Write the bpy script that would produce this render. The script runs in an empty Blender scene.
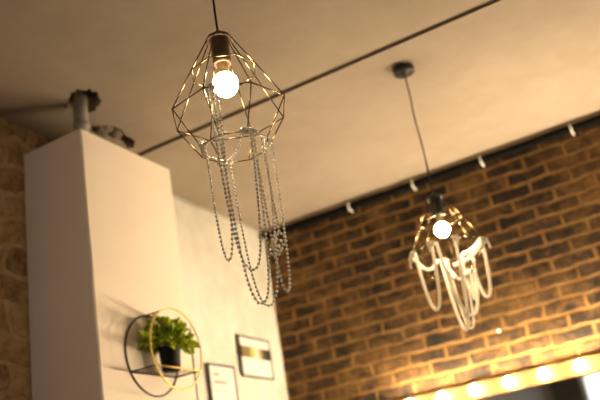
import bpy, bmesh, math, random
from mathutils import Vector, Matrix, noise as mnoise
random.seed(7)
C = bpy.context.scene.collection
PI = math.pi
CAMH = 1.4                      # camera height above the floor
CEIL = CAMH + 1.795             # ceiling height
YB = 4.30                       # back brick wall
XL = -2.37                      # plastered left wall
XB = -2.355                     # bare brick stretch of the left wall
XR, YF = 2.6, -3.2              # right wall, front wall

# ------------------------------------------------------------------ node helpers
class Mat:
    def __init__(self, name):
        self.m = bpy.data.materials.new(name); self.m.use_nodes = True
        self.t = self.m.node_tree; self.N = self.t.nodes; self.L = self.t.links
        self.N.clear()
        self.out = self.N.new('ShaderNodeOutputMaterial')
    def n(self, kind, **kw):
        x = self.N.new(kind)
        for k, v in kw.items():
            if k.startswith('i_'):
                key = k[2:]
                x.inputs[int(key) if key.isdigit() else key.replace('_', ' ')].default_value = v
            else: setattr(x, k, v)
        return x
    def l(self, a, b): self.L.new(a, b)
    def ramp(self, src, stops, interp='LINEAR'):
        r = self.n('ShaderNodeValToRGB'); r.color_ramp.interpolation = interp
        e = r.color_ramp.elements
        while len(e) < len(stops): e.new(.5)
        for el, (p, c) in zip(e, stops): el.position = p; el.color = (*c, 1) if len(c) == 3 else c
        self.l(src, r.inputs[0]); return r
    def noise(self, vec, scale, detail=4, rough=.55):
        x = self.n('ShaderNodeTexNoise'); x.inputs['Scale'].default_value = scale
        x.inputs['Detail'].default_value = detail; x.inputs['Roughness'].default_value = rough
        if vec: self.l(vec, x.inputs['Vector'])
        return x
    def bsdf(self, **kw):
        b = self.n('ShaderNodeBsdfPrincipled')
        for k, v in kw.items(): b.inputs[k.replace('_', ' ')].default_value = v
        self.l(b.outputs[0], self.out.inputs[0]); return b
    def coord(self): return self.n('ShaderNodeTexCoord').outputs['Object']
    def bump(self, h, b, strength=.3, dist=.01):
        x = self.n('ShaderNodeBump'); x.inputs['Strength'].default_value = strength
        x.inputs['Distance'].default_value = dist
        self.l(h, x.inputs['Height']); self.l(x.outputs[0], b.inputs['Normal']); return x

def mottled(name, c1, c2, scale=6, rough=.7, metal=0, bump=.15, bscale=60, bdist=.004, spec=.4):
    m = Mat(name); co = m.coord()
    n = m.noise(co, scale); r = m.ramp(n.outputs[0], [(.32, c1), (.68, c2)])
    b = m.bsdf(Roughness=rough, Metallic=metal, Specular_IOR_Level=spec)
    m.l(r.outputs[0], b.inputs['Base Color'])
    if bump: m.bump(m.noise(co, bscale, 3).outputs[0], b, bump, bdist)
    return m.m

def plaster(name, c1, c2, c3, bump=.35):
    m = Mat(name); co = m.coord()
    n1 = m.noise(co, 1.7, 6, .6); n2 = m.noise(co, 9, 5, .65)
    mx = m.n('ShaderNodeMath', operation='MULTIPLY_ADD'); mx.inputs[1].default_value = .35
    m.l(n2.outputs[0], mx.inputs[0])
    sc = m.n('ShaderNodeMath', operation='MULTIPLY'); sc.inputs[1].default_value = .65
    m.l(n1.outputs[0], sc.inputs[0]); m.l(sc.outputs[0], mx.inputs[2])
    r = m.ramp(mx.outputs[0], [(.36, c1), (.5, c2), (.62, c3)])
    b = m.bsdf(Roughness=.85, Specular_IOR_Level=.2)
    m.l(r.outputs[0], b.inputs['Base Color'])
    m.bump(mx.outputs[0], b, bump, .02)
    return m.m

def brick(name, axis, phase_z, stops, mortar, bw=.225, bh=.075, ms=.011, distort=.014, seed=0.):
    """Brick courses; axis = object axis running along the wall (0 = X, 1 = Y)."""
    m = Mat(name); co = m.coord()
    sp = m.n('ShaderNodeSeparateXYZ'); m.l(co, sp.inputs[0])
    cb = m.n('ShaderNodeCombineXYZ'); m.l(sp.outputs[axis], cb.inputs[0])
    ad = m.n('ShaderNodeMath', operation='ADD'); ad.inputs[1].default_value = -phase_z + 60*bh
    m.l(sp.outputs[2], ad.inputs[0]); m.l(ad.outputs[0], cb.inputs[1])
    nz = m.noise(co, 7, 3)
    sb = m.n('ShaderNodeVectorMath', operation='SUBTRACT'); sb.inputs[1].default_value = (.5, .5, .5)
    m.l(nz.outputs['Color'], sb.inputs[0])
    sc = m.n('ShaderNodeVectorMath', operation='SCALE'); sc.inputs['Scale'].default_value = distort*2
    m.l(sb.outputs[0], sc.inputs[0])
    av = m.n('ShaderNodeVectorMath', operation='ADD'); m.l(cb.outputs[0], av.inputs[0]); m.l(sc.outputs[0], av.inputs[1])
    off = m.n('ShaderNodeVectorMath', operation='ADD'); off.inputs[1].default_value = (seed*bw + 20*bw, 0, 0)
    m.l(av.outputs[0], off.inputs[0])
    bt = m.n('ShaderNodeTexBrick', offset=.5)
    bt.inputs['Color1'].default_value = (0, 0, 0, 1); bt.inputs['Color2'].default_value = (1, 1, 1, 1)
    bt.inputs['Mortar'].default_value = (.5, .5, .5, 1)
    bt.inputs['Scale'].default_value = 1; bt.inputs['Mortar Size'].default_value = ms
    bt.inputs['Mortar Smooth'].default_value = .35; bt.inputs['Brick Width'].default_value = bw
    bt.inputs['Row Height'].default_value = bh
    m.l(off.outputs[0], bt.inputs['Vector'])
    n2 = m.noise(co, 19, 6, .75)
    v = m.n('ShaderNodeMath', operation='MULTIPLY_ADD'); v.inputs[1].default_value = 1.7; m.l(n2.outputs[0], v.inputs[0])
    h = m.n('ShaderNodeMath', operation='MULTIPLY_ADD'); h.inputs[1].default_value = .26; h.inputs[2].default_value = -.51
    m.l(bt.outputs['Color'], h.inputs[0]); m.l(h.outputs[0], v.inputs[2])
    cr = m.ramp(v.outputs[0], stops)
    mr = m.ramp(m.noise(co, 11, 5, .65).outputs[0], [(.35, mortar[0]), (.65, mortar[1])])
    # ragged mortar, smeared over some bricks
    n3 = m.noise(co, 5, 6, .75)
    sm = m.ramp(n3.outputs[0], [(.44, (0, 0, 0)), (.68, (.75, .75, .75))])
    fm = m.n('ShaderNodeMath', operation='MAXIMUM'); m.l(bt.outputs['Fac'], fm.inputs[0]); m.l(sm.outputs[0], fm.inputs[1])
    mix = m.n('ShaderNodeMix', data_type='RGBA')
    m.l(fm.outputs[0], mix.inputs[0]); m.l(cr.outputs[0], mix.inputs[6]); m.l(mr.outputs[0], mix.inputs[7])
    b = m.bsdf(Roughness=.8, Specular_IOR_Level=.3)
    m.l(mix.outputs[2], b.inputs['Base Color'])
    inv = m.n('ShaderNodeMath', operation='SUBTRACT'); inv.inputs[0].default_value = 1; m.l(bt.outputs['Fac'], inv.inputs[1])
    hh = m.n('ShaderNodeMath', operation='MULTIPLY_ADD'); hh.inputs[1].default_value = .5
    m.l(n2.outputs[0], hh.inputs[0]); m.l(inv.outputs[0], hh.inputs[2])
    m.bump(hh.outputs[0], b, .7, .012)
    return m.m

def emitter(name, col, strength):
    m = Mat(name); e = m.n('ShaderNodeEmission'); e.inputs[0].default_value = (*col, 1); e.inputs[1].default_value = strength
    m.l(e.outputs[0], m.out.inputs[0]); return m.m

# ------------------------------------------------------------------ materials
WARM = (1.0, .77, .475)
LAMP_L, MIRROR_L = 150, 430
M = {}
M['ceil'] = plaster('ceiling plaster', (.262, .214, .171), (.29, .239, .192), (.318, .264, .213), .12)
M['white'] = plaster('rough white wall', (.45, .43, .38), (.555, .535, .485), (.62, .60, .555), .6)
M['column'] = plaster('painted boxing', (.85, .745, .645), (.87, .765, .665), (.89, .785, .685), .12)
M['brick'] = brick('old brick', 0, 2.05,
    [(.20, (.006, .0045, .0035)), (.44, (.016, .009, .005)), (.58, (.040, .020, .009)), (.72, (.100, .046, .015)), (.95, (.17, .095, .04))],
    ((.115, .055, .013), (.25, .135, .036)), ms=.011, distort=.021)
M['stone'] = brick('rubble brick', 1, 2.02,
    [(.1, (.09, .055, .025)), (.35, (.30, .185, .085)), (.65, (.56, .38, .19)), (.95, (.66, .49, .28))],
    ((.48, .33, .17), (.64, .47, .27)), bw=.30, bh=.12, ms=.016, distort=.06, seed=.3)
M['joint'] = mottled('brown filler strip', (.14, .105, .075), (.19, .15, .11), 14, .9, 0, .3)
M['dark'] = mottled('dark cavity', (.012, .010, .008), (.03, .024, .018), 20, .95)  # near-black colour for ceiling hole interiors and the crack
M['rubble'] = mottled('grey rubble', (.16, .13, .10), (.30, .25, .19), 30, .95, bump=.6)
M['midgrey'] = mottled('mid grey paint', (.70, .69, .67), (.78, .76, .74), 2, .8)
M['floor'] = mottled('floor boards', (.05, .03, .016), (.08, .05, .028), 3, .5)
M['grey'] = mottled('grey painted wall', (.08, .076, .072), (.11, .105, .10), 3, .8)
M['black'] = mottled('black metal', (.008, .0075, .007), (.014, .013, .012), 20, .5, 0, .05, spec=.2)
M['blackplastic'] = mottled('black plastic', (.012, .012, .012), (.02, .02, .02), 20, .55, 0, .05)
M['brass'] = mottled('aged brass wire', (.18, .125, .058), (.25, .178, .088), 25, .27, 1, .05)
M['gold'] = mottled('gold wire', (.75, .52, .12), (.85, .62, .18), 25, .35, .6, .03)
M['socket'] = mottled('bronzed socket', (.10, .062, .040), (.16, .10, .062), 30, .45, .35, .04)
M['ceramic'] = mottled('lamp neck', (.30, .20, .10), (.40, .28, .14), 30, .35, .5, .03)
M['silver'] = mottled('silver bead', (.90, .84, .72), (.95, .90, .79), 200, .22, .12, 0)
M['thread'] = mottled('grey thread', (.45, .40, .33), (.55, .50, .42), 80, .7, 0, 0)
M['rope'] = mottled('white rope', (.80, .74, .64), (.88, .83, .74), 60, .8, 0, .5, 220, .004)
m = Mat('white rope'); co = m.coord(); n = m.noise(co, 90, 3)
r = m.ramp(n.outputs[0], [(.3, (.80, .75, .66)), (.7, (.88, .84, .76))])
b = m.bsdf(Roughness=.8, Specular_IOR_Level=.2); m.l(r.outputs[0], b.inputs['Base Color']); m.bump(m.noise(co, 260, 2).outputs[0], b, .5, .004)
tl = m.n('ShaderNodeBsdfTranslucent'); m.l(r.outputs[0], tl.inputs[0]); mx = m.n('ShaderNodeMixShader'); mx.inputs[0].default_value = .45
m.l(b.outputs[0], mx.inputs[1]); m.l(tl.outputs[0], mx.inputs[2]); m.l(mx.outputs[0], m.out.inputs[0]); M['rope'] = m.m
M['matt'] = mottled('matt black rubber', (.004, .004, .004), (.007, .0065, .006), 20, .9, 0, 0, spec=.05)
M['pot'] = mottled('black flowerpot', (.005, .005, .005), (.009, .0085, .008), 20, .6, 0, .05, spec=.15)
M['soil'] = mottled('potting soil', (.03, .02, .012), (.06, .04, .025), 60, .95, 0, .6)
M['stem'] = mottled('green stem', (.06, .10, .02), (.10, .16, .04), 40, .6, 0, 0)
M['cream'] = mottled('golden stained board', (.042, .021, .0045), (.06, .031, .007), 5, .75, 0, .05, spec=.15)
M['paper'] = mottled('white paper', (.56, .55, .53), (.60, .59, .57), 8, .8, 0, 0)
M['ink'] = mottled('grey ink', (.05, .047, .045), (.08, .077, .07), 40, .8, 0, 0)
M['clip'] = mottled('white clip', (.72, .70, .66), (.80, .78, .74), 20, .5, 0, 0)
M['tan'] = mottled('tan plaster lip', (.30, .22, .13), (.42, .32, .20), 12, .85, 0, .3)
M['pipe'] = mottled('grey pipe', (.20, .18, .16), (.34, .31, .27), 12, .5, 0, .1)
M['wframe'] = mottled('white window frame', (.72, .72, .72), (.80, .80, .80), 12, .5, 0, 0)
M['lamp'] = emitter('glowing lamp globe', WARM, 75)
M['lamp2'] = emitter('bright glowing lamp globe', WARM, LAMP_L)
M['mlamp'] = emitter('glowing mirror globe', WARM, MIRROR_L)

m = Mat('mirror glass'); b = m.bsdf(Metallic=1, Roughness=.02); n = m.noise(m.coord(), 3)
r = m.ramp(n.outputs[0], [(.3, (.86, .87, .87)), (.7, (.88, .89, .89))]); m.l(r.outputs[0], b.inputs['Base Color']); M['mirror'] = m.m

m = Mat('window glass'); tr = m.n('ShaderNodeBsdfTransparent'); gl = m.n('ShaderNodeBsdfGlossy'); gl.inputs['Roughness'].default_value = .02
fr = m.n('ShaderNodeFresnel'); mx = m.n('ShaderNodeMixShader'); m.l(fr.outputs[0], mx.inputs[0]); m.l(tr.outputs[0], mx.inputs[1]); m.l(gl.outputs[0], mx.inputs[2])
m.l(mx.outputs[0], m.out.inputs[0]); M['glass'] = m.m

m = Mat('leaves'); co = m.coord(); n = m.noise(co, 38, 2)
r = m.ramp(n.outputs[0], [(.30, (.06, .14, .006)), (.46, (.34, .48, .018)), (.60, (.72, .76, .05))])
b = m.bsdf(Roughness=.5); m.l(r.outputs[0], b.inputs['Base Color'])
tl = m.n('ShaderNodeBsdfTranslucent'); m.l(r.outputs[0], tl.inputs[0]); mx = m.n('ShaderNodeMixShader'); mx.inputs[0].default_value = .25
m.l(b.outputs[0], mx.inputs[1]); m.l(tl.outputs[0], mx.inputs[2]); m.l(mx.outputs[0], m.out.inputs[0]); M['leaf'] = m.m

# print with painted glow of the landscape picture: reflection glow is painted in along object Y
m = Mat('print with painted glow'); co = m.coord(); sp = m.n('ShaderNodeSeparateXYZ'); m.l(co, sp.inputs[0])
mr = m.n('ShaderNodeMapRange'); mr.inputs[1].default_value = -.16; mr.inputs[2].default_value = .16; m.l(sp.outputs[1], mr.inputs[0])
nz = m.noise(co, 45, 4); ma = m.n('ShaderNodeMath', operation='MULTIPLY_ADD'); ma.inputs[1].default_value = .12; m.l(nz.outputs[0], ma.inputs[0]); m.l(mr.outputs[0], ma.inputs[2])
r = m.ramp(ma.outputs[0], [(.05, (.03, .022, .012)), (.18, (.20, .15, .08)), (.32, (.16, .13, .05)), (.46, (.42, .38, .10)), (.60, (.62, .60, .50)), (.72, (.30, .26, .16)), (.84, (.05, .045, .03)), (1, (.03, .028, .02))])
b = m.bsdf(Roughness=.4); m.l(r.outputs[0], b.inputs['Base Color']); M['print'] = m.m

# ------------------------------------------------------------------ mesh helpers
def obj(name, bm, mat, parent=None, smooth=True, loc=None):
    me = bpy.data.meshes.new(name); bm.to_mesh(me); bm.free()
    o = bpy.data.objects.new(name, me); C.objects.link(o)
    for mm in (mat if isinstance(mat, (list, tuple)) else [mat]): me.materials.append(mm)
    if smooth: me.polygons.foreach_set('use_smooth', [True]*len(me.polygons))
    if parent: o.parent = parent
    if loc: o.location = loc
    return o
def thing(name, label, cat, loc=(0, 0, 0), group=None):
    o = bpy.data.objects.new(name, None); C.objects.link(o); o.location = loc
    o.empty_display_size = .05
    o['label'] = label; o['category'] = cat
    if group: o['group'] = group
    return o
def tag(o, label, cat, group=None):
    o['label'] = label; o['category'] = cat
    if group: o['group'] = group
    return o
def struct(o, label=None):
    o['kind'] = 'structure'
    if label: o['label'] = label; o['category'] = label.split('|')[-1].strip(); o['label'] = label.split('|')[0].strip()
    return o
def box(bm, x0, x1, y0, y1, z0, z1, bevel=0, mat=0):
    r = bmesh.ops.create_cube(bm, size=1)
    vs = r['verts']
    for v in vs:
        v.co = Vector(((x0+x1)/2 + v.co.x*(x1-x0), (y0+y1)/2 + v.co.y*(y1-y0), (z0+z1)/2 + v.co.z*(z1-z0)))
    fs = set(f for v in vs for f in v.link_faces)
    for f in fs: f.material_index = mat
    if bevel:
        es = list(set(e for v in vs for e in v.link_edges))
        bmesh.ops.bevel(bm, geom=es, offset=bevel, segments=2, affect='EDGES', clamp_overlap=True)
    return bm
def new(): return bmesh.new()
def tube(bm, pts, r, seg=8, closed=False, cap=True, rfun=None):
    pts = [Vector(p) for p in pts]; n = len(pts)
    t0 = (pts[1]-pts[0]).normalized()
    nrm = t0.orthogonal().normalized(); rings = []
    for i, p in enumerate(pts):
        if closed: t = (pts[(i+1) % n]-pts[i-1]).normalized()
        else: t = (pts[min(i+1, n-1)]-pts[max(i-1, 0)]).normalized()
        nrm = (nrm - t*nrm.dot(t)).normalized(); bi = t.cross(nrm)
        rr = rfun(i/(n-1)) if rfun else r
        rings.append([bm.verts.new(p + (nrm*math.cos(2*PI*k/seg) + bi*math.sin(2*PI*k/seg))*rr) for k in range(seg)])
    m_ = n if closed else n-1
    for i in range(m_):
        a, b_ = rings[i], rings[(i+1) % n]
        sh = 0
        if closed and i == n-1:   # match twist
            sh = min(range(seg), key=lambda s: (a[0].co-b_[s].co).length)
        for k in range(seg):
            bm.faces.new((a[k], a[(k+1) % seg], b_[(k+1+sh) % seg], b_[(k+sh) % seg]))
    if cap and not closed:
        bm.faces.new(rings[0][::-1]); bm.faces.new(rings[-1])
    return bm
def lathe(bm, prof, seg=24, c=(0, 0, 0)):
    """prof: list of (radius, z); closes on the axis where radius = 0."""
    rings = []
    for r_, z in prof:
        if r_ < 1e-6: rings.append([bm.verts.new((c[0], c[1], c[2]+z))])
        else: rings.append([bm.verts.new((c[0]+r_*math.cos(2*PI*k/seg), c[1]+r_*math.sin(2*PI*k/seg), c[2]+z)) for k in range(seg)])
    for a, b_ in zip(rings, rings[1:]):
        for k in range(seg):
            k2 = (k+1) % seg
            if len(a) == 1 and len(b_) == 1: continue
            if len(a) == 1: bm.faces.new((a[0], b_[k2], b_[k]))
            elif len(b_) == 1: bm.faces.new((a[k], a[k2], b_[0]))
            else: bm.faces.new((a[k], a[k2], b_[k2], b_[k]))
    bmesh.ops.recalc_face_normals(bm, faces=bm.faces)
    return bm
def ball(bm, c, r, u=10, v=7, scale=(1, 1, 1), rot=None):
    mt = Matrix.Translation(c) @ (rot.to_4x4() if rot else Matrix()) @ Matrix.Diagonal((*scale, 1))
    bmesh.ops.create_uvsphere(bm, u_segments=u, v_segments=v, radius=r, matrix=mt)
def catenary(P1, P2, zm, n=64):
    P1, P2 = Vector(P1), Vector(P2); S = max(1e-4, (P2-P1).xy.length)
    zm = min(zm, P1.z-.001, P2.z-.001)
    ac = lambda x: math.acosh(max(1, x))
    g = lambda a: a*(ac(1+(P1.z-zm)/a)+ac(1+(P2.z-zm)/a))
    lo, hi = 1e-6, 60
    for _ in range(200):
        a = math.sqrt(lo*hi)
        if g(a) < S: lo = a
        else: hi = a
    u1, u2 = -a*ac(1+(P1.z-zm)/a), a*ac(1+(P2.z-zm)/a)
    # sample densely, then resample evenly by arc length
    s1, s2 = math.sinh(u1/a), math.sinh(u2/a); out = []
    for i in range(n):
        u = a*math.asinh(s1+(s2-s1)*i/(n-1)); t = (u-u1)/(u2-u1)
        p = P1.lerp(P2, t); p.z = zm+a*(math.cosh(u/a)-1); out.append(p)
    return out
def resample(pts, step):
    out = [pts[0].copy()]; acc = 0
    for a, b_ in zip(pts, pts[1:]):
        d = (b_-a).length; 
        while acc+d >= step:
            t = (step-acc)/d; a = a.lerp(b_, t); d = (b_-a).length; acc = 0; out.append(a.copy())
        acc += d
    return out

# ------------------------------------------------------------------ the room
def patch(bm, outer, holes, z, up, depth):
    """flat slab underside at z with ragged holes that run up into a cavity"""
    es = []
    for loop in [outer]+holes:
        vs = [bm.verts.new((x, y, z)) for x, y in loop]
        es += [bm.edges.new((vs[i], vs[(i+1) % len(vs)])) for i in range(len(vs))]
    bmesh.ops.triangle_fill(bm, edges=es, use_beauty=True)
    for f in bm.faces: f.material_index = 0
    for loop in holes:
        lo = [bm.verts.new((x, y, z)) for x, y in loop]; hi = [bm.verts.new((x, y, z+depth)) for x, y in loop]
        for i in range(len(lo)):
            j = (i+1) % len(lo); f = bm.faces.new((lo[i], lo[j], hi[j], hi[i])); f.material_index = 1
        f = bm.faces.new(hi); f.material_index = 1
def ragged(pts, sub=3, amp=.007, seed=0):
    rnd = random.Random(seed); out = []
    for i in range(len(pts)):
        a, b_ = pts[i], pts[(i+1) % len(pts)]
        for k in range(sub):
            t = k/sub
            out.append((a[0]+(b_[0]-a[0])*t+rnd.uniform(-amp, amp), a[1]+(b_[1]-a[1])*t+rnd.uniform(-amp, amp)))
    return out
SEAM = 2.845
hole1 = ragged([(-2.098, 2.268), (-2.03, 2.218), (-1.974, 2.206), (-1.938, 2.240), (-1.935, 2.292), (-1.972, 2.352), (-2.045, 2.385), (-2.125, 2.38), (-2.14, 2.31)], 3, .008, 1)
hole2 = ragged([(-2.168, 2.449), (-2.099, 2.521), (-2.077, 2.557), (-2.091, 2.63), (-2.104, 2.715), (-2.141, 2.77), (-2.19, 2.76), (-2.193, 2.646), (-2.19, 2.53)], 3, .007, 2)
bm = new()
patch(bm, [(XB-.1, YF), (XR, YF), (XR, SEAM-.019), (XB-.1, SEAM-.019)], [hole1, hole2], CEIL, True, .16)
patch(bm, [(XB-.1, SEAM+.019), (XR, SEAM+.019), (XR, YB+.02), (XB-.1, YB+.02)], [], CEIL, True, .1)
# joint between the slabs: a narrow open groove
for y0, y1, z0, z1 in ((SEAM-.019, SEAM-.019, CEIL, CEIL+.012), (SEAM+.019, SEAM+.019, CEIL, CEIL+.012), (SEAM-.019, SEAM+.019, CEIL+.012, CEIL+.012)):
    f = bm.faces.new([bm.verts.new(p) for p in ((XB-.1, y0, z0), (XR, y0, z0), (XR, y1, z1), (XB-.1, y1, z1))]); f.material_index = 2
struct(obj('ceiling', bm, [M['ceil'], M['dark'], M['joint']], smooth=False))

bm = box(new(), XB-.3, XR+.2, YF-.2, YB+.2, -.1, 0); struct(obj('floor', bm, M['floor'], smooth=False))
bm = box(new(), XL-.15, XR+.2, YB, YB+.15, 0, CEIL+.2); struct(obj('wall_back', bm, M['brick'], smooth=False))
bm = box(new(), XL-.2, XB, YF-.1, 2.40, 0, CEIL+.2); struct(obj('wall_left', bm, M['stone'], smooth=False))
bm = box(new(), XB-.05, XB+.012, YF, 1.25, 0, CEIL+.01, .004); struct(obj('wall_left_painted', bm, M['midgrey'], smooth=False))
# plastered stretch: slightly wavy face
bm = new(); nz_, ny_ = 60, 40; g = []
for i in range(ny_+1):
    row = []
    for j in range(nz_+1):
        y = 2.3+(YB+.03-2.3)*i/ny_; z = (CEIL+.02)*j/nz_
        w = .010*mnoise.noise(Vector((y*1.3, z*1.1, 3)))+.004*mnoise.noise(Vector((y*6, z*6, 9)))
        row.append(bm.verts.new((XL+w-.004, y, z)))
    g.append(row)
for i in range(ny_):
    for j in range(nz_): bm.faces.new((g[i][j], g[i+1][j], g[i+1][j+1], g[i][j+1]))
ret = bmesh.ops.extrude_face_region(bm, geom=list(bm.faces))
for v in ret['geom']:
    if isinstance(v, bmesh.types.BMVert): v.co.x = XL-.15
bmesh.ops.recalc_face_normals(bm, faces=bm.faces)
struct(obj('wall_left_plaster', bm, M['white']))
bm = box(new(), XR, XR+.15, YF-.1, YB+.1, 0, CEIL+.2); struct(obj('wall_right', bm, M['grey'], smooth=False))
# front wall with a tall daylight window
WX0, WX1, WZ0, WZ1 = -1.95, -.55, .9, 2.9
bm = new()
box(bm, XB-.2, WX0, YF-.2, YF, 0, CEIL+.2); box(bm, WX1, XR+.1, YF-.2, YF, 0, CEIL+.2)
box(bm, WX0, WX1, YF-.2, YF, 0, WZ0); box(bm, WX0, WX1, YF-.2, YF, WZ1, CEIL+.2)
struct(obj('wall_front', bm, M['grey'], smooth=False))
wn = thing('window_1', 'tall white framed window behind the viewer', 'window', (WX0, YF-.1, WZ0)); wn['kind'] = 'structure'
w_, h_ = WX1-WX0, WZ1-WZ0
bm = new()
for a in ((0, .06, 0, h_), (w_-.06, w_, 0, h_), (w_/2-.03, w_/2+.03, .06, h_-.06)): box(bm, a[0], a[1], -.03, .03, a[2], a[3], .004)
for z0 in (0, h_-.06, h_*.65): box(bm, .06, w_-.06, -.028, .028, z0, z0+.06, .004)
obj('window_frame', bm, M['wframe'], wn, False)
bm = new(); box(bm, .03, w_-.03, -.004, .004, .03, h_-.03); obj('window_pane', bm, M['glass'], wn, False)

# ------------------------------------------------------------------ boxed pillar that stops short of the ceiling
CT = CEIL-.14
FX, NY, FY, LX = -2.022, 2.262, 2.858, -2.348          # front face X, near face Y, far Y, left X at the top
LEAN = .035/1.43
fx = lambda z: FX+(CT-z)*LEAN*.75                        # the front face leans out slightly towards the floor
bm = new()
NZ = 26; rings = []
for i in range(NZ+1):
    z = CT*i/NZ
    j = lambda s: .0022*mnoise.noise(Vector((s*7, z*5, 1)))
    rings.append([bm.verts.new(p) for p in ((LX, NY, z), (fx(z)-.006+j(1), NY+j(2), z), (fx(z)+j(3), NY+.006+j(4), z), (fx(z)+j(5), FY-.006, z), (fx(z)-.006, FY, z), (LX, FY, z))])
for a, b_ in zip(rings, rings[1:]):
    for k in range(6): bm.faces.new((a[k], a[(k+1) % 6], b_[(k+1) % 6], b_[k]))
bm.faces.new(rings[-1]); bm.faces.new(rings[0][::-1])
bmesh.ops.recalc_face_normals(bm, faces=bm.faces)
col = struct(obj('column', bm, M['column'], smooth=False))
# hairline crack in its shaded face
bm = new(); pts = [(-2.283+.0015*math.sin(i*1.7)+.0006*i, NY-.0006, 1.98-.032*i) for i in range(14)]
tube(bm, pts, .0026, 5); cr = obj('crack', bm, M['dark'], col)

bm = new(); tube(bm, [(fx(z)+.0022, FY-.012+.0015*math.sin(z*9), z) for z in [CAMH+.80-.05*i for i in range(44)]], .0022, 6)  # thin dark tube down the pillar's far edge
tag(obj('wire', bm, M['matt']), 'thin dark line running down the pillar edge behind the round shelf', 'wire')
p = thing('vent_pipe', 'grey pipe rising from the white pillar into a dark hole in the ceiling', 'pipe', (-2.056, 2.308, CT))
bm = new(); lathe(bm, [(0, -.001), (.031, -.001), (.031, .25), (0, .25)], 24); obj('pipe_tube', bm, M['pipe'], p)
bm = new(); lathe(bm, [(.0312, .03), (.035, .034), (.035, .048), (.0312, .052)], 24); obj('pipe_collar', bm, M['pipe'], p)
# broken masonry in the second hole
rb = new(); rnd = random.Random(4)
for k in range(6):
    cx, cy = -2.145+rnd.uniform(-.02, .02), 2.59+rnd.uniform(-.05, .05)
    n0 = len(rb.verts)
    bmesh.ops.create_icosphere(rb, subdivisions=2, radius=rnd.uniform(.022, .038), matrix=Matrix.Translation((cx, cy, CEIL+.02+rnd.uniform(0, .02))))
for v in rb.verts: v.co += Vector([.010*mnoise.noise(v.co*40+Vector((q, 0, 0))) for q in (0, 5, 9)])
o = tag(obj('rubble', rb, M['rubble'], smooth=False), 'grey broken masonry showing in the ragged ceiling hole above the pillar', 'rubble'); o['kind'] = 'stuff'

# ------------------------------------------------------------------ cable along the top of the brick wall
bm = new(); box(bm, XL, XR, YB-.030, YB+.01, CEIL-.018, CEIL+.005, .003)
struct(obj('trim_1', bm, M['tan'], smooth=False))
bm = new()
tube(bm, [(XL+.03+(XR-XL-.06)*i/60, YB-.025+.002*math.sin(i*1.3), CEIL-.042+.0015*math.sin(i*.9)) for i in range(61)], .023, 12)
tag(obj('cable', bm, M['matt']), 'thick black cable run along the top of the brick wall', 'cable')
bm = new(); tube(bm, [(XL+.004, YB-.012-.01*i, CEIL-.03-.004*i) for i in range(6)], .014, 10)
ball(bm, (XL+.01, YB-.055, CEIL-.045), .018)
tag(obj('cable_gland', bm, M['blackplastic']), 'small black cable gland at the corner where white wall meets brick', 'cable fitting')
CLIPL = ['white cable clip nearest the plastered corner of the room', 'white cable clip above and beside the rope-draped lamp, on its corner side',
         'white cable clip just past the rope-draped lamp, away from the corner', 'white cable clip farthest along the black cable from the plastered corner']
for X, lb in zip((-1.731, -1.308, -.886, -.372), CLIPL):
    bm = new()
    tube(bm, [(X, YB-.026+.026*math.cos(a), CEIL-.042+.0285*math.sin(a)) for a in [PI*.55+PI*.9*k/10 for k in range(11)]], .005, 8)
    tube(bm, [(X, YB-.030, CEIL-.070), (X, YB+.002, CEIL-.070)], .005, 8)
    tag(obj('cable_clip', bm, M['clip']), lb, 'clip', 'white clips on the black cable')
for (X, z), lb in zip(((-1.04, 1.4+.80), (-.43, 1.4+.985)), ('small white wall plug in the brick below the rope-draped lamp', 'small white wall plug in the brick near the end of the bulb row')):
    bm = new(); ball(bm, (X, YB-.004, z), .008, 12, 8, (1, .8, 1)); tube(bm, [(X, YB-.02, z), (X, YB+.002, z)], .006, 8)
    tag(obj('wall_plug', bm, M['clip']), lb, 'wall plug', 'wall plugs in the bricks')

# ------------------------------------------------------------------ mirror with a row of bulbs
RY = YB-.045                    # face of the boards
RZ0, RZ1 = CAMH+.4775, CAMH+.5625
MX0, MX1, MZ0 = -1.70, .95, CAMH-.55
mir = thing('vanity_mirror', 'wide wall mirror in a golden wood frame with a row of glowing round bulbs', 'mirror', (0, YB, 0))
def mb(name, *a, mat='cream', bev=.003):
    bm = new(); box(bm, *a, bev); return obj(name, bm, M[mat], mir, False)
mb('top_rail', MX0, MX1, RY-YB, 0, RZ0, RZ1)
mb('bottom_rail', MX0, MX1, RY-YB, 0, MZ0-.085, MZ0)
mb('side_rail', MX0, MX0+.085, RY-YB, 0, MZ0, RZ0); mb('side_rail', MX1-.085, MX1, RY-YB, 0, MZ0, RZ0)
mb('mirror_glass', MX0+.085, MX1-.085, -.022, -.012, MZ0, RZ0, mat='mirror', bev=0)
mb('backing_board', MX0+.05, MX1-.05, -.012, 0, MZ0, RZ0, mat='blackplastic', bev=0)
BY = RY-.034
first = None
k = 0
X = -1.404-.1833
while X < MX1-.04:
    if first is None:
        bm = new(); lathe(bm, [(.0, 0), (.019, 0), (.019, .010), (.013, .014), (.013, .022), (0, .022)], 16)
        for v in bm.verts: v.co = Vector((v.co.x, -v.co.z, v.co.y))
        so = obj('bulb_holder', bm, M['ceramic'], mir); so.location = (X, RY-YB, CAMH+.5195)
        bm = new(); ball(bm, (0, 0, 0), .026, 14, 9); bu = obj('bulb', bm, M['mlamp'], mir); bu.location = (X, BY-YB-.01, CAMH+.5195)
        first = (so, bu)
    else:
        for s in first:
            c = s.copy(); C.objects.link(c); c.parent = mir; c.location.x = X
    X += .1833
for X in (MX1-.042,):  # unseen side column of bulbs, added for more light from the right
    for i in range(1, 6):
        for s in first:
            c = s.copy(); C.objects.link(c); c.parent = mir; c.location.x = X; c.location.z = CAMH+.5195-.1833*i

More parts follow.
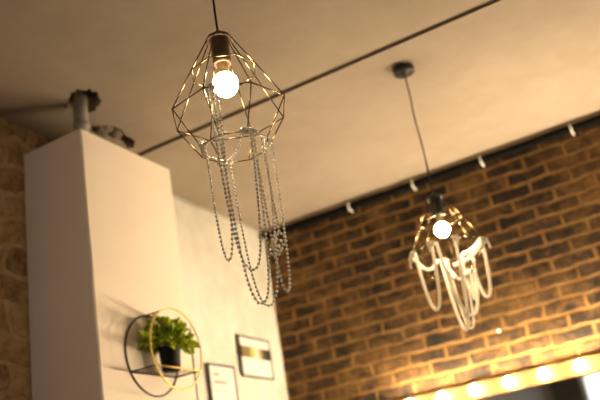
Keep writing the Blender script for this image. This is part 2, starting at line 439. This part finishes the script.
# ------------------------------------------------------------------ pendant lamps
TH = [math.radians(a) for a in (-126, -81, -36, 9, 54, 99, 144, -171)]
RING = {'A': (.089, .037), 'B': (.154, -.087), 'C': (.091, -.187)}
def node(c, ring, k):
    rr, dz = RING[ring]; a = TH[(k-1) % 8]
    return Vector((c[0]+rr*math.cos(a), c[1]+rr*math.sin(a), c[2]+dz))
def mixn(a, b_, t): return a.lerp(b_, t)
L1 = Vector((-.9271, 1.6009, CAMH+1.102)); L2 = Vector((-.860, 3.053, CAMH+1.022))
def pendant(c, label, sock, glow, br):
    t = thing('pendant_lamp', label, 'pendant lamp', tuple(c), 'wire cage pendant lamps')
    H = CEIL-c.z
    bm = new(); lathe(bm, [(0, H), (.046, H), (.047, H-.006), (.047, H-.026), (.043, H-.031), (.010, H-.032), (.008, H-.040), (0, H-.040)], 28)
    obj('canopy', bm, M['blackplastic'], t)
    bm = new(); tube(bm, [(.0025*math.sin(i*.5)*math.sin(PI*i/24), .002*math.sin(i*.7)*math.sin(PI*i/24), H-.035+(.165-H+.035)*i/24) for i in range(25)], .0034, 8)
    obj('cord', bm, M['blackplastic'], t)
    bm = new(); lathe(bm, [(0, .170), (.006, .168), (.008, .160), (.020, .153), (.033, .146), (.036, .139), (.036, .135), (.030, .136), (.020, .141), (0, .141)], 28)
    obj('cap', bm, M[sock], t)
    bm = new(); lathe(bm, [(0, .141), (.022, .141), (.0245, .136), (.0245, .066), (.0235, .062), (.019, .060), (.019, .070), (0, .070)], 28)
    obj('socket', bm, M[sock], t)
    prof = [(0, .072), (.0135, .072)]
    for i in range(5): prof += [(.0150, .068-.006*i), (.0135, .065-.006*i)]
    prof += [(.0155, .036), (.0185, .031), (.0195, .029), (0, .029)]
    bm = new(); lathe(bm, prof, 20); obj('bulb_neck', bm, M['ceramic'], t)
    bm = new(); ball(bm, (0, 0, 0), br, 20, 13); obj('bulb', bm, M[glow], t)
    # cage: octagonal rings joined by ribs
    bm = new(); z0 = Vector((0, 0, 0)); wr = .0019
    for R in 'ABC':
        for k in range(1, 9): tube(bm, [node(z0, R, k), node(z0, R, k+1)], wr, 6); ball(bm, node(z0, R, k), wr*1.25, 8, 6)
    for k in range(1, 9):
        top = Vector((.0345*math.cos(TH[k-1]), .0345*math.sin(TH[k-1]), .137))
        tube(bm, [top, node(z0, 'A', k)], wr, 6); tube(bm, [node(z0, 'A', k), node(z0, 'B', k)], wr, 6); tube(bm, [node(z0, 'B', k), node(z0, 'C', k)], wr, 6)
    obj('wire_cage', bm, M['brass'], t)
    return t
pendant(L1, 'brass wire cage pendant lamp draped with strings of silver beads', 'socket', 'lamp', .0345)
pendant(L2, 'wire cage pendant lamp draped with white rope in front of the brick wall', 'blackplastic', 'lamp2', .0305)  # same fitting; its shade is put into the black socket and cap colour

# bead garlands on the first lamp
WR = .0018
up = Vector((0, 0, 1))
def coil(c, ax, r, turns, pitch, per=12):
    ax = ax.normalized(); u = ax.orthogonal().normalized(); v = ax.cross(u); n = turns*per
    return [c+(u*math.cos(2*PI*i/per)+v*math.sin(2*PI*i/per))*r+ax*(pitch*(i/per-turns/2)) for i in range(n+1)]
BR, BS = .0037, .0112
def hang(W1, W2, r, c):
    """ends hang just clear of the wires they are looped on"""
    d = (W2-W1); d.z = 0; o = r+WR+.0014; out = []
    for W, s in ((W1, 1), (W2, -1)):
        n = Vector((W.x-c.x, W.y-c.y, 0)).normalized()
        out.append(W+n*(o if n.dot(d)*s > 0 else -o)+up*.002)
    return out
def beads(label, W1, W2, zb, knots=(), raw=None, step=BS):
    pts = raw or catenary(*hang(W1, W2, BR, L1), zb)
    t = thing('hanging_bead_string', label, 'bead string', tuple(pts[0]), 'silver bead strings on the brass lamp')
    o0 = pts[0].copy()
    bm = new()
    for p_ in resample(pts, step): ball(bm, p_-o0, BR, 10, 7)
    obj('beads', bm, M['silver'], t)
    bm = new(); tube(bm, [p_-o0 for p_ in pts], .0009, 5); obj('thread', bm, M['thread'], t)
    for kc, ax in knots:                                   # turns of beads round the wire
        bm = new(); cp = coil(kc, ax, BR+WR+.0012, 2, .0075)
        for p_ in resample(cp, .0076): ball(bm, p_-o0, BR, 10, 7)
        tube(bm, [p_-o0 for p_ in cp], .0009, 5)
        obj('bead_tie', bm, M['silver'], t)
    return t
N1 = lambda r_, k: node(L1, r_, k)
def on(R, k, t): return mixn(N1(R, k), N1(R, k+1), t)
def wire(R, k, t): return (on(R, k, t), N1(R, k+1)-N1(R, k))
beads('shortest hanging bead string, on the pillar side of the brass lamp', on('C', 1, .10), on('B', 2, .27), CAMH+.590, [wire('C', 1, .10)])
beads('middle length bead string hanging under the brass lamp, second from the pillar side', on('B', 2, .07), on('C', 3, .08), CAMH+.550, [wire('C', 3, .08)])
beads('longest bead string, its loop reaching lowest below the brass lamp', on('B', 2, .17), on('C', 3, .22), CAMH+.470, [wire('B', 2, .17), wire('C', 3, .22)])
beads('long bead string whose bottom loop crosses the longest one', on('C', 6, .75), on('C', 4, .40), CAMH+.502, [wire('C', 4, .40), wire('C', 6, .75)])
beads('bead string hanging in front of the brick wall, farthest from the pillar', on('C', 4, .86)+Vector((.020, .004, .001)), on('C', 3, .36), CAMH+.513, [wire('C', 4, .84), wire('C', 3, .36)])
# a short string ending in coiled rings
q0 = on('C', 3, .66)+Vector((-.004, .007, .002)); zc = CAMH+.652
pts = [Vector((q0.x+.006*i/12, q0.y+.004*i/12, q0.z+(zc-q0.z)*i/12)) for i in range(13)]
for lp in range(3):
    cc = Vector((q0.x+.004-.010*lp, q0.y+.002+.005*lp, zc-.014-.010*lp)); rr = .016-.001*lp
    for i in range(13):
        a = PI/2+2*PI*i/12; pts.append(cc+Vector((math.cos(a)*rr*.8, math.cos(a)*rr*.5, math.sin(a)*rr)))
beads('short bead string ending in small coiled rings among the longer loops', None, None, 0, raw=pts)
beads('slack bead string swagged across inside the bottom ring of the brass lamp', on('C', 7, .12), on('C', 2, .88), L1.z-.212, [wire('C', 7, .12), wire('C', 2, .88)])
ins = lambda p_: p_+Vector((L1.x-p_.x, L1.y-p_.y, 0)).normalized()*.0066+up*.002
pp = [ins(on('C', 2, .2)), ins(N1('C', 2)), ins(N1('C', 1)), ins(N1('C', 8)), ins(on('C', 7, .35))]
pp = [a.lerp(b_, i/10) for a, b_ in zip(pp, pp[1:]) for i in range(10)]
beads('short bead string lying along the bottom wire of the brass lamp', None, None, 0, raw=pp)

# white rope on the second lamp
def rope(label, W1, W2, zb, r=.0062, knots=(), tail=True):
    pts = catenary(*hang(W1, W2, r, L2), zb, 56)
    t = thing('hanging_rope', label, 'rope', tuple(pts[0]), 'white ropes on the second lamp'); o0 = pts[0].copy()
    bm = new(); tube(bm, [p_-o0 for p_ in pts], r, 10); obj('rope', bm, M['rope'], t)
    for kc, ax, sc in knots:
        bm = new(); cp = coil(kc, ax, (.0045+WR+.0014)*1.0, 3, .0088)
        tube(bm, [p_-o0 for p_ in cp], .0045*sc, 8)
        n_ = Vector((kc.x-L2.x, kc.y-L2.y, 0)).normalized()
        if tail: tube(bm, [kc-o0+n_*.0085, kc-o0+n_*.014-up*.012, kc-o0+n_*.016-up*.034], .0042, 8)
        obj('knot', bm, M['rope'], t)
    return t
N2 = lambda r_, k: node(L2, r_, k)
K = lambda a, b_, t: mixn(N2(*a), N2(*b_), t)
def w2(R, k, t, sc=1): return (K((R, k), (R, k+1), t), N2(R, k+1)-N2(R, k), sc)
p2 = lambda R, k, t: K((R, k), (R, k+1), t)
rope('rope loop hanging lowest on the pillar side of the second lamp', p2('B', 8, .50), p2('B', 1, .62), CAMH+.688, knots=[w2('B', 8, .50), w2('B', 1, .62)])
rope('wide rope loop slung across under the whole second lamp', p2('B', 1, .82), K(('B', 5), ('C', 5), .4), CAMH+.650)
rope('longest narrow rope loop with its point lowest under the second lamp', p2('B', 6, .5), p2('B', 2, .52), CAMH+.605, knots=[w2('B', 2, .52, .9)])
rope('thin rope loop hanging from the wall side of the second lamp', p2('B', 6, .25), p2('B', 5, .65), CAMH+.630, r=.0045)
rope('rope loop hanging from the lamp side away from the pillar', p2('B', 4, .06), K(('C', 5), ('C', 4), .3), CAMH+.717, knots=[w2('B', 4, .08, .9)])
tq = K(('C', 5), ('C', 6), .35)
rope('thick bundled rope end hanging like a tassel inside the second lamp', tq+up*.02, tq+Vector((.026, .012, .016)), tq.z-.105, r=.0080, knots=[(tq, N2('C', 6)-N2('C', 5), 1)])
rope('rope swag tied round the pillar side of the second lamp', p2('B', 7, .9), p2('B', 6, .62), L2.z-.130, knots=[w2('B', 7, .85)])
rope('rope swag tied along the wall side of the second lamp', p2('B', 6, .38), K(('C', 5), ('C', 6), .3), L2.z-.195, r=.0070)
rope('upper thick rope band stretched across the second lamp', p2('B', 5, .55), N2('B', 4)+up*.008, L2.z-.092, r=.0085)
rope('lower thick rope band stretched across the second lamp', K(('B', 6), ('C', 6), .35), N2('B', 4)-up*.006, L2.z-.128, r=.0080)

# ------------------------------------------------------------------ round wire wall shelf with a plant
SX0, SX1, SY, SZ, SR = fx(CAMH+.73)+.004, -1.8805, 2.571, CAMH+.730, .1626
sh = thing('wall_shelf', 'round wire wall shelf with black back ring and gold front ring on the pillar', 'shelf', (SX0, SY, SZ))
D = SX1-SX0
circ = lambda X, n=56: [(X, SR*math.cos(2*PI*i/n), SR*math.sin(2*PI*i/n)) for i in range(n)]
bm = new(); tube(bm, circ(0), .0036, 8, closed=True); obj('back_ring', bm, M['black'], sh)
bm = new(); tube(bm, circ(D), .0036, 8, closed=True); obj('front_ring', bm, M['gold'], sh)
ZS = -.078; ch = math.sqrt(SR**2-ZS**2)
bm = new()
tube(bm, [(D, -ch, ZS), (D, ch, ZS)], .0034, 8); obj('front_bar', bm, M['gold'], sh)
bm = new(); tube(bm, [(0, -ch, ZS), (0, ch, ZS)], .003, 8)
for s in (-1, 1): tube(bm, [(0, s*ch, ZS), (D, s*ch, ZS)], .003, 8)
for i in range(1, 12): tube(bm, [(0, -ch+2*ch*i/12, ZS-.001), (D, -ch+2*ch*i/12, ZS-.001)], .0014, 6)
obj('shelf_grid', bm, M['black'], sh)
bm = new(); a = math.radians(100)
tube(bm, [(0, SR*math.cos(a), SR*math.sin(a)), (D, SR*math.cos(a), SR*math.sin(a))], .0032, 8); obj('top_spacer', bm, M['black'], sh)

pl = thing('potted_plant', 'bushy yellow-green plant in a black pot on the round wire shelf', 'potted plant', (SX0+D*.53, SY+.028, SZ+ZS+.003))
bm = new(); lathe(bm, [(0, 0), (.034, 0), (.037, .004), (.044, .084), (.046, .088), (.046, .096), (.042, .096), (.040, .080), (0, .080)], 28); obj('pot', bm, M['pot'], pl)
bm = new(); lathe(bm, [(0, .0805), (.0395, .0805), (.03, .088), (0, .09)], 20); obj('soil', bm, M['soil'], pl)
rnd = random.Random(11); st = new(); lf = new()
def leaf(bm, p_, d, s, roll):
    d = d.normalized(); side = d.cross(Vector((0, 0, 1)));
    if side.length < .1: side = d.orthogonal()
    side.normalize(); nn = side.cross(d)
    side, nn = side*math.cos(roll)+nn*math.sin(roll), nn*math.cos(roll)-side*math.sin(roll)
    prof = [(0, .0), (.25, .36), (.55, .42), (.85, .24), (1, 0)]
    cen = [bm.verts.new(p_+d*s*t-nn*(s*.10*t*t)) for t, w in prof]
    lft = [bm.verts.new(p_+d*s*t+side*s*w+nn*s*.10-nn*(s*.10*t*t)) for t, w in prof[1:-1]]
    rgt = [bm.verts.new(p_+d*s*t-side*s*w+nn*s*.10-nn*(s*.10*t*t)) for t, w in prof[1:-1]]
    for L_ in (lft, rgt):
        bm.faces.new((cen[0], cen[1], L_[0])); bm.faces.new((cen[1], cen[2], L_[1], L_[0])); bm.faces.new((cen[2], cen[3], L_[2], L_[1])); bm.faces.new((cen[3], cen[4], L_[2]))
for k in range(62):
    az = rnd.uniform(0, 2*PI); el = math.asin(rnd.uniform(.0, 1))
    d = Vector((math.cos(az)*math.cos(el), math.sin(az)*math.cos(el), math.sin(el)))
    R = rnd.uniform(.75, 1.05); tip = Vector((d.x*.085*R, d.y*.122*R-.012, .112+d.z*.120*R-.030*(1-d.z)))
    tip.x = max(tip.x, -.062)
    base = Vector((rnd.uniform(-.02, .02), rnd.uniform(-.02, .02), .084)); mid = base.lerp(tip, .55)+Vector((0, 0, .015))
    pts = [base*(1-t)**2+mid*2*t*(1-t)+tip*t*t for t in [i/8 for i in range(9)]]
    tube(st, pts, .0013, 5)
    for i in range(3, 9):
        for q in range(3):
            dd = (pts[i]-pts[i-1]).normalized()+Vector((rnd.uniform(-1, 1), rnd.uniform(-1, 1), rnd.uniform(-.5, .9)))*.9
            leaf(lf, pts[i], dd, rnd.uniform(.022, .036), rnd.uniform(-.6, .6))
for v in lf.verts:
    v.co.x = max(v.co.x, -.068)
obj('stems', st, M['stem'], pl); obj('foliage', lf, M['leaf'], pl)

# ------------------------------------------------------------------ framed pictures on the plastered wall
def frame(label, y0, y1, z0, z1, tilt=0):
    fxx = XL+.008
    t = thing('picture_frame', label, 'picture frame', (fxx, (y0+y1)/2, (z0+z1)/2), 'framed pictures on the white wall')
    t.rotation_euler = (tilt, 0, 0)
    w, h = (y1-y0)/2, (z1-z0)/2; b_ = .010; dp = .009
    bm = new()
    for a in ((-w, w, h-b_, h), (-w, w, -h, -h+b_), (-w, -w+b_, -h+b_, h-b_), (w-b_, w, -h+b_, h-b_)): box(bm, 0, dp, a[0], a[1], a[2], a[3], .0015)
    obj('frame', bm, M['black'], t, False)
    bm = new(); box(bm, .001, .005, -w+b_*.6, w-b_*.6, -h+b_*.6, h-b_*.6); obj('paper', bm, M['paper'], t, False)
    return t, w, h
t, w, h = frame('black framed landscape picture with a dark band across white paper', 3.800, 4.138, CAMH+.820, CAMH+1.056)
bm = new(); box(bm, .0045, .0060, -w+.010, w-.010, -.006, .058); obj('print_painted_glow', bm, M['print'], t, False)
t, w, h = frame('black framed upright sheet of white paper with faint handwriting', 3.470, 3.722, CAMH+.866-.335, CAMH+.866)
bm = new(); rnd = random.Random(5)
for zz, ya, yb, am in ((.112, -.080, -.030, .006), (.072, -.080, .040, .007), (.026, -.080, .060, .003)):
    n_ = int((yb-ya)/.0022); pts = []
    for i in range(n_):
        y = ya+(yb-ya)*i/(n_-1)
        pts.append((.0056, y+.0015*math.sin(i*1.3), zz+am*math.sin(i*1.05)*(0.45+.55*abs(math.sin(i*.37+zz*90)))))
    tube(bm, pts, (.0016 if am > .004 else .0007), 5)
obj('handwriting', bm, M['ink'], t)

# ------------------------------------------------------------------ daylight outside the window
w = bpy.data.worlds.new('World'); bpy.context.scene.world = w; w.use_nodes = True
bg = w.node_tree.nodes['Background']; bg.inputs[0].default_value = (.90, .93, 1, 1); bg.inputs[1].default_value = 1.2

# ------------------------------------------------------------------ camera
cam = bpy.data.cameras.new('camera'); co_ = bpy.data.objects.new('camera', cam); C.objects.link(co_)
right = Vector((.85977745, .48512911, -.15947564)); upv = Vector((.31447024, -.25692021, .91383832)); fwd = Vector((-.40235705, .83584793, .37345287))
# rows of the measured rotation: image right, image up, view direction
R_ = ROT = None
yaw, pitch, roll = -.44863763, .38272842, -.17277201
fwd = Vector((math.sin(yaw)*math.cos(pitch), math.cos(yaw)*math.cos(pitch), math.sin(pitch)))
rt0 = Vector((math.cos(yaw), -math.sin(yaw), 0)); up0 = rt0.cross(fwd)
rt = rt0*math.cos(roll)+up0*math.sin(roll); upv = up0*math.cos(roll)-rt0*math.sin(roll)
mw = Matrix((( rt.x, upv.x, -fwd.x, 0), (rt.y, upv.y, -fwd.y, 0), (rt.z, upv.z, -fwd.z, CAMH), (0, 0, 0, 1)))
co_.matrix_world = mw
cam.sensor_width = 36; cam.lens = 805.96/600*36; cam.clip_start = .05
cam.dof.use_dof = True; cam.dof.focus_distance = (L1-Vector((0, 0, CAMH))).dot(fwd)-.02; cam.dof.aperture_fstop = 2.3
sc = bpy.context.scene; sc.camera = co_
sc.view_settings.view_transform = 'Standard'; sc.view_settings.look = 'None'; sc.view_settings.gamma = 1; sc.view_settings.exposure = .8
sc.cycles.use_denoising = True; sc.cycles.max_bounces = 10; sc.cycles.diffuse_bounces = 6; sc.cycles.sample_clamp_indirect = 8
sc.cycles.caustics_reflective = False; sc.cycles.caustics_refractive = False
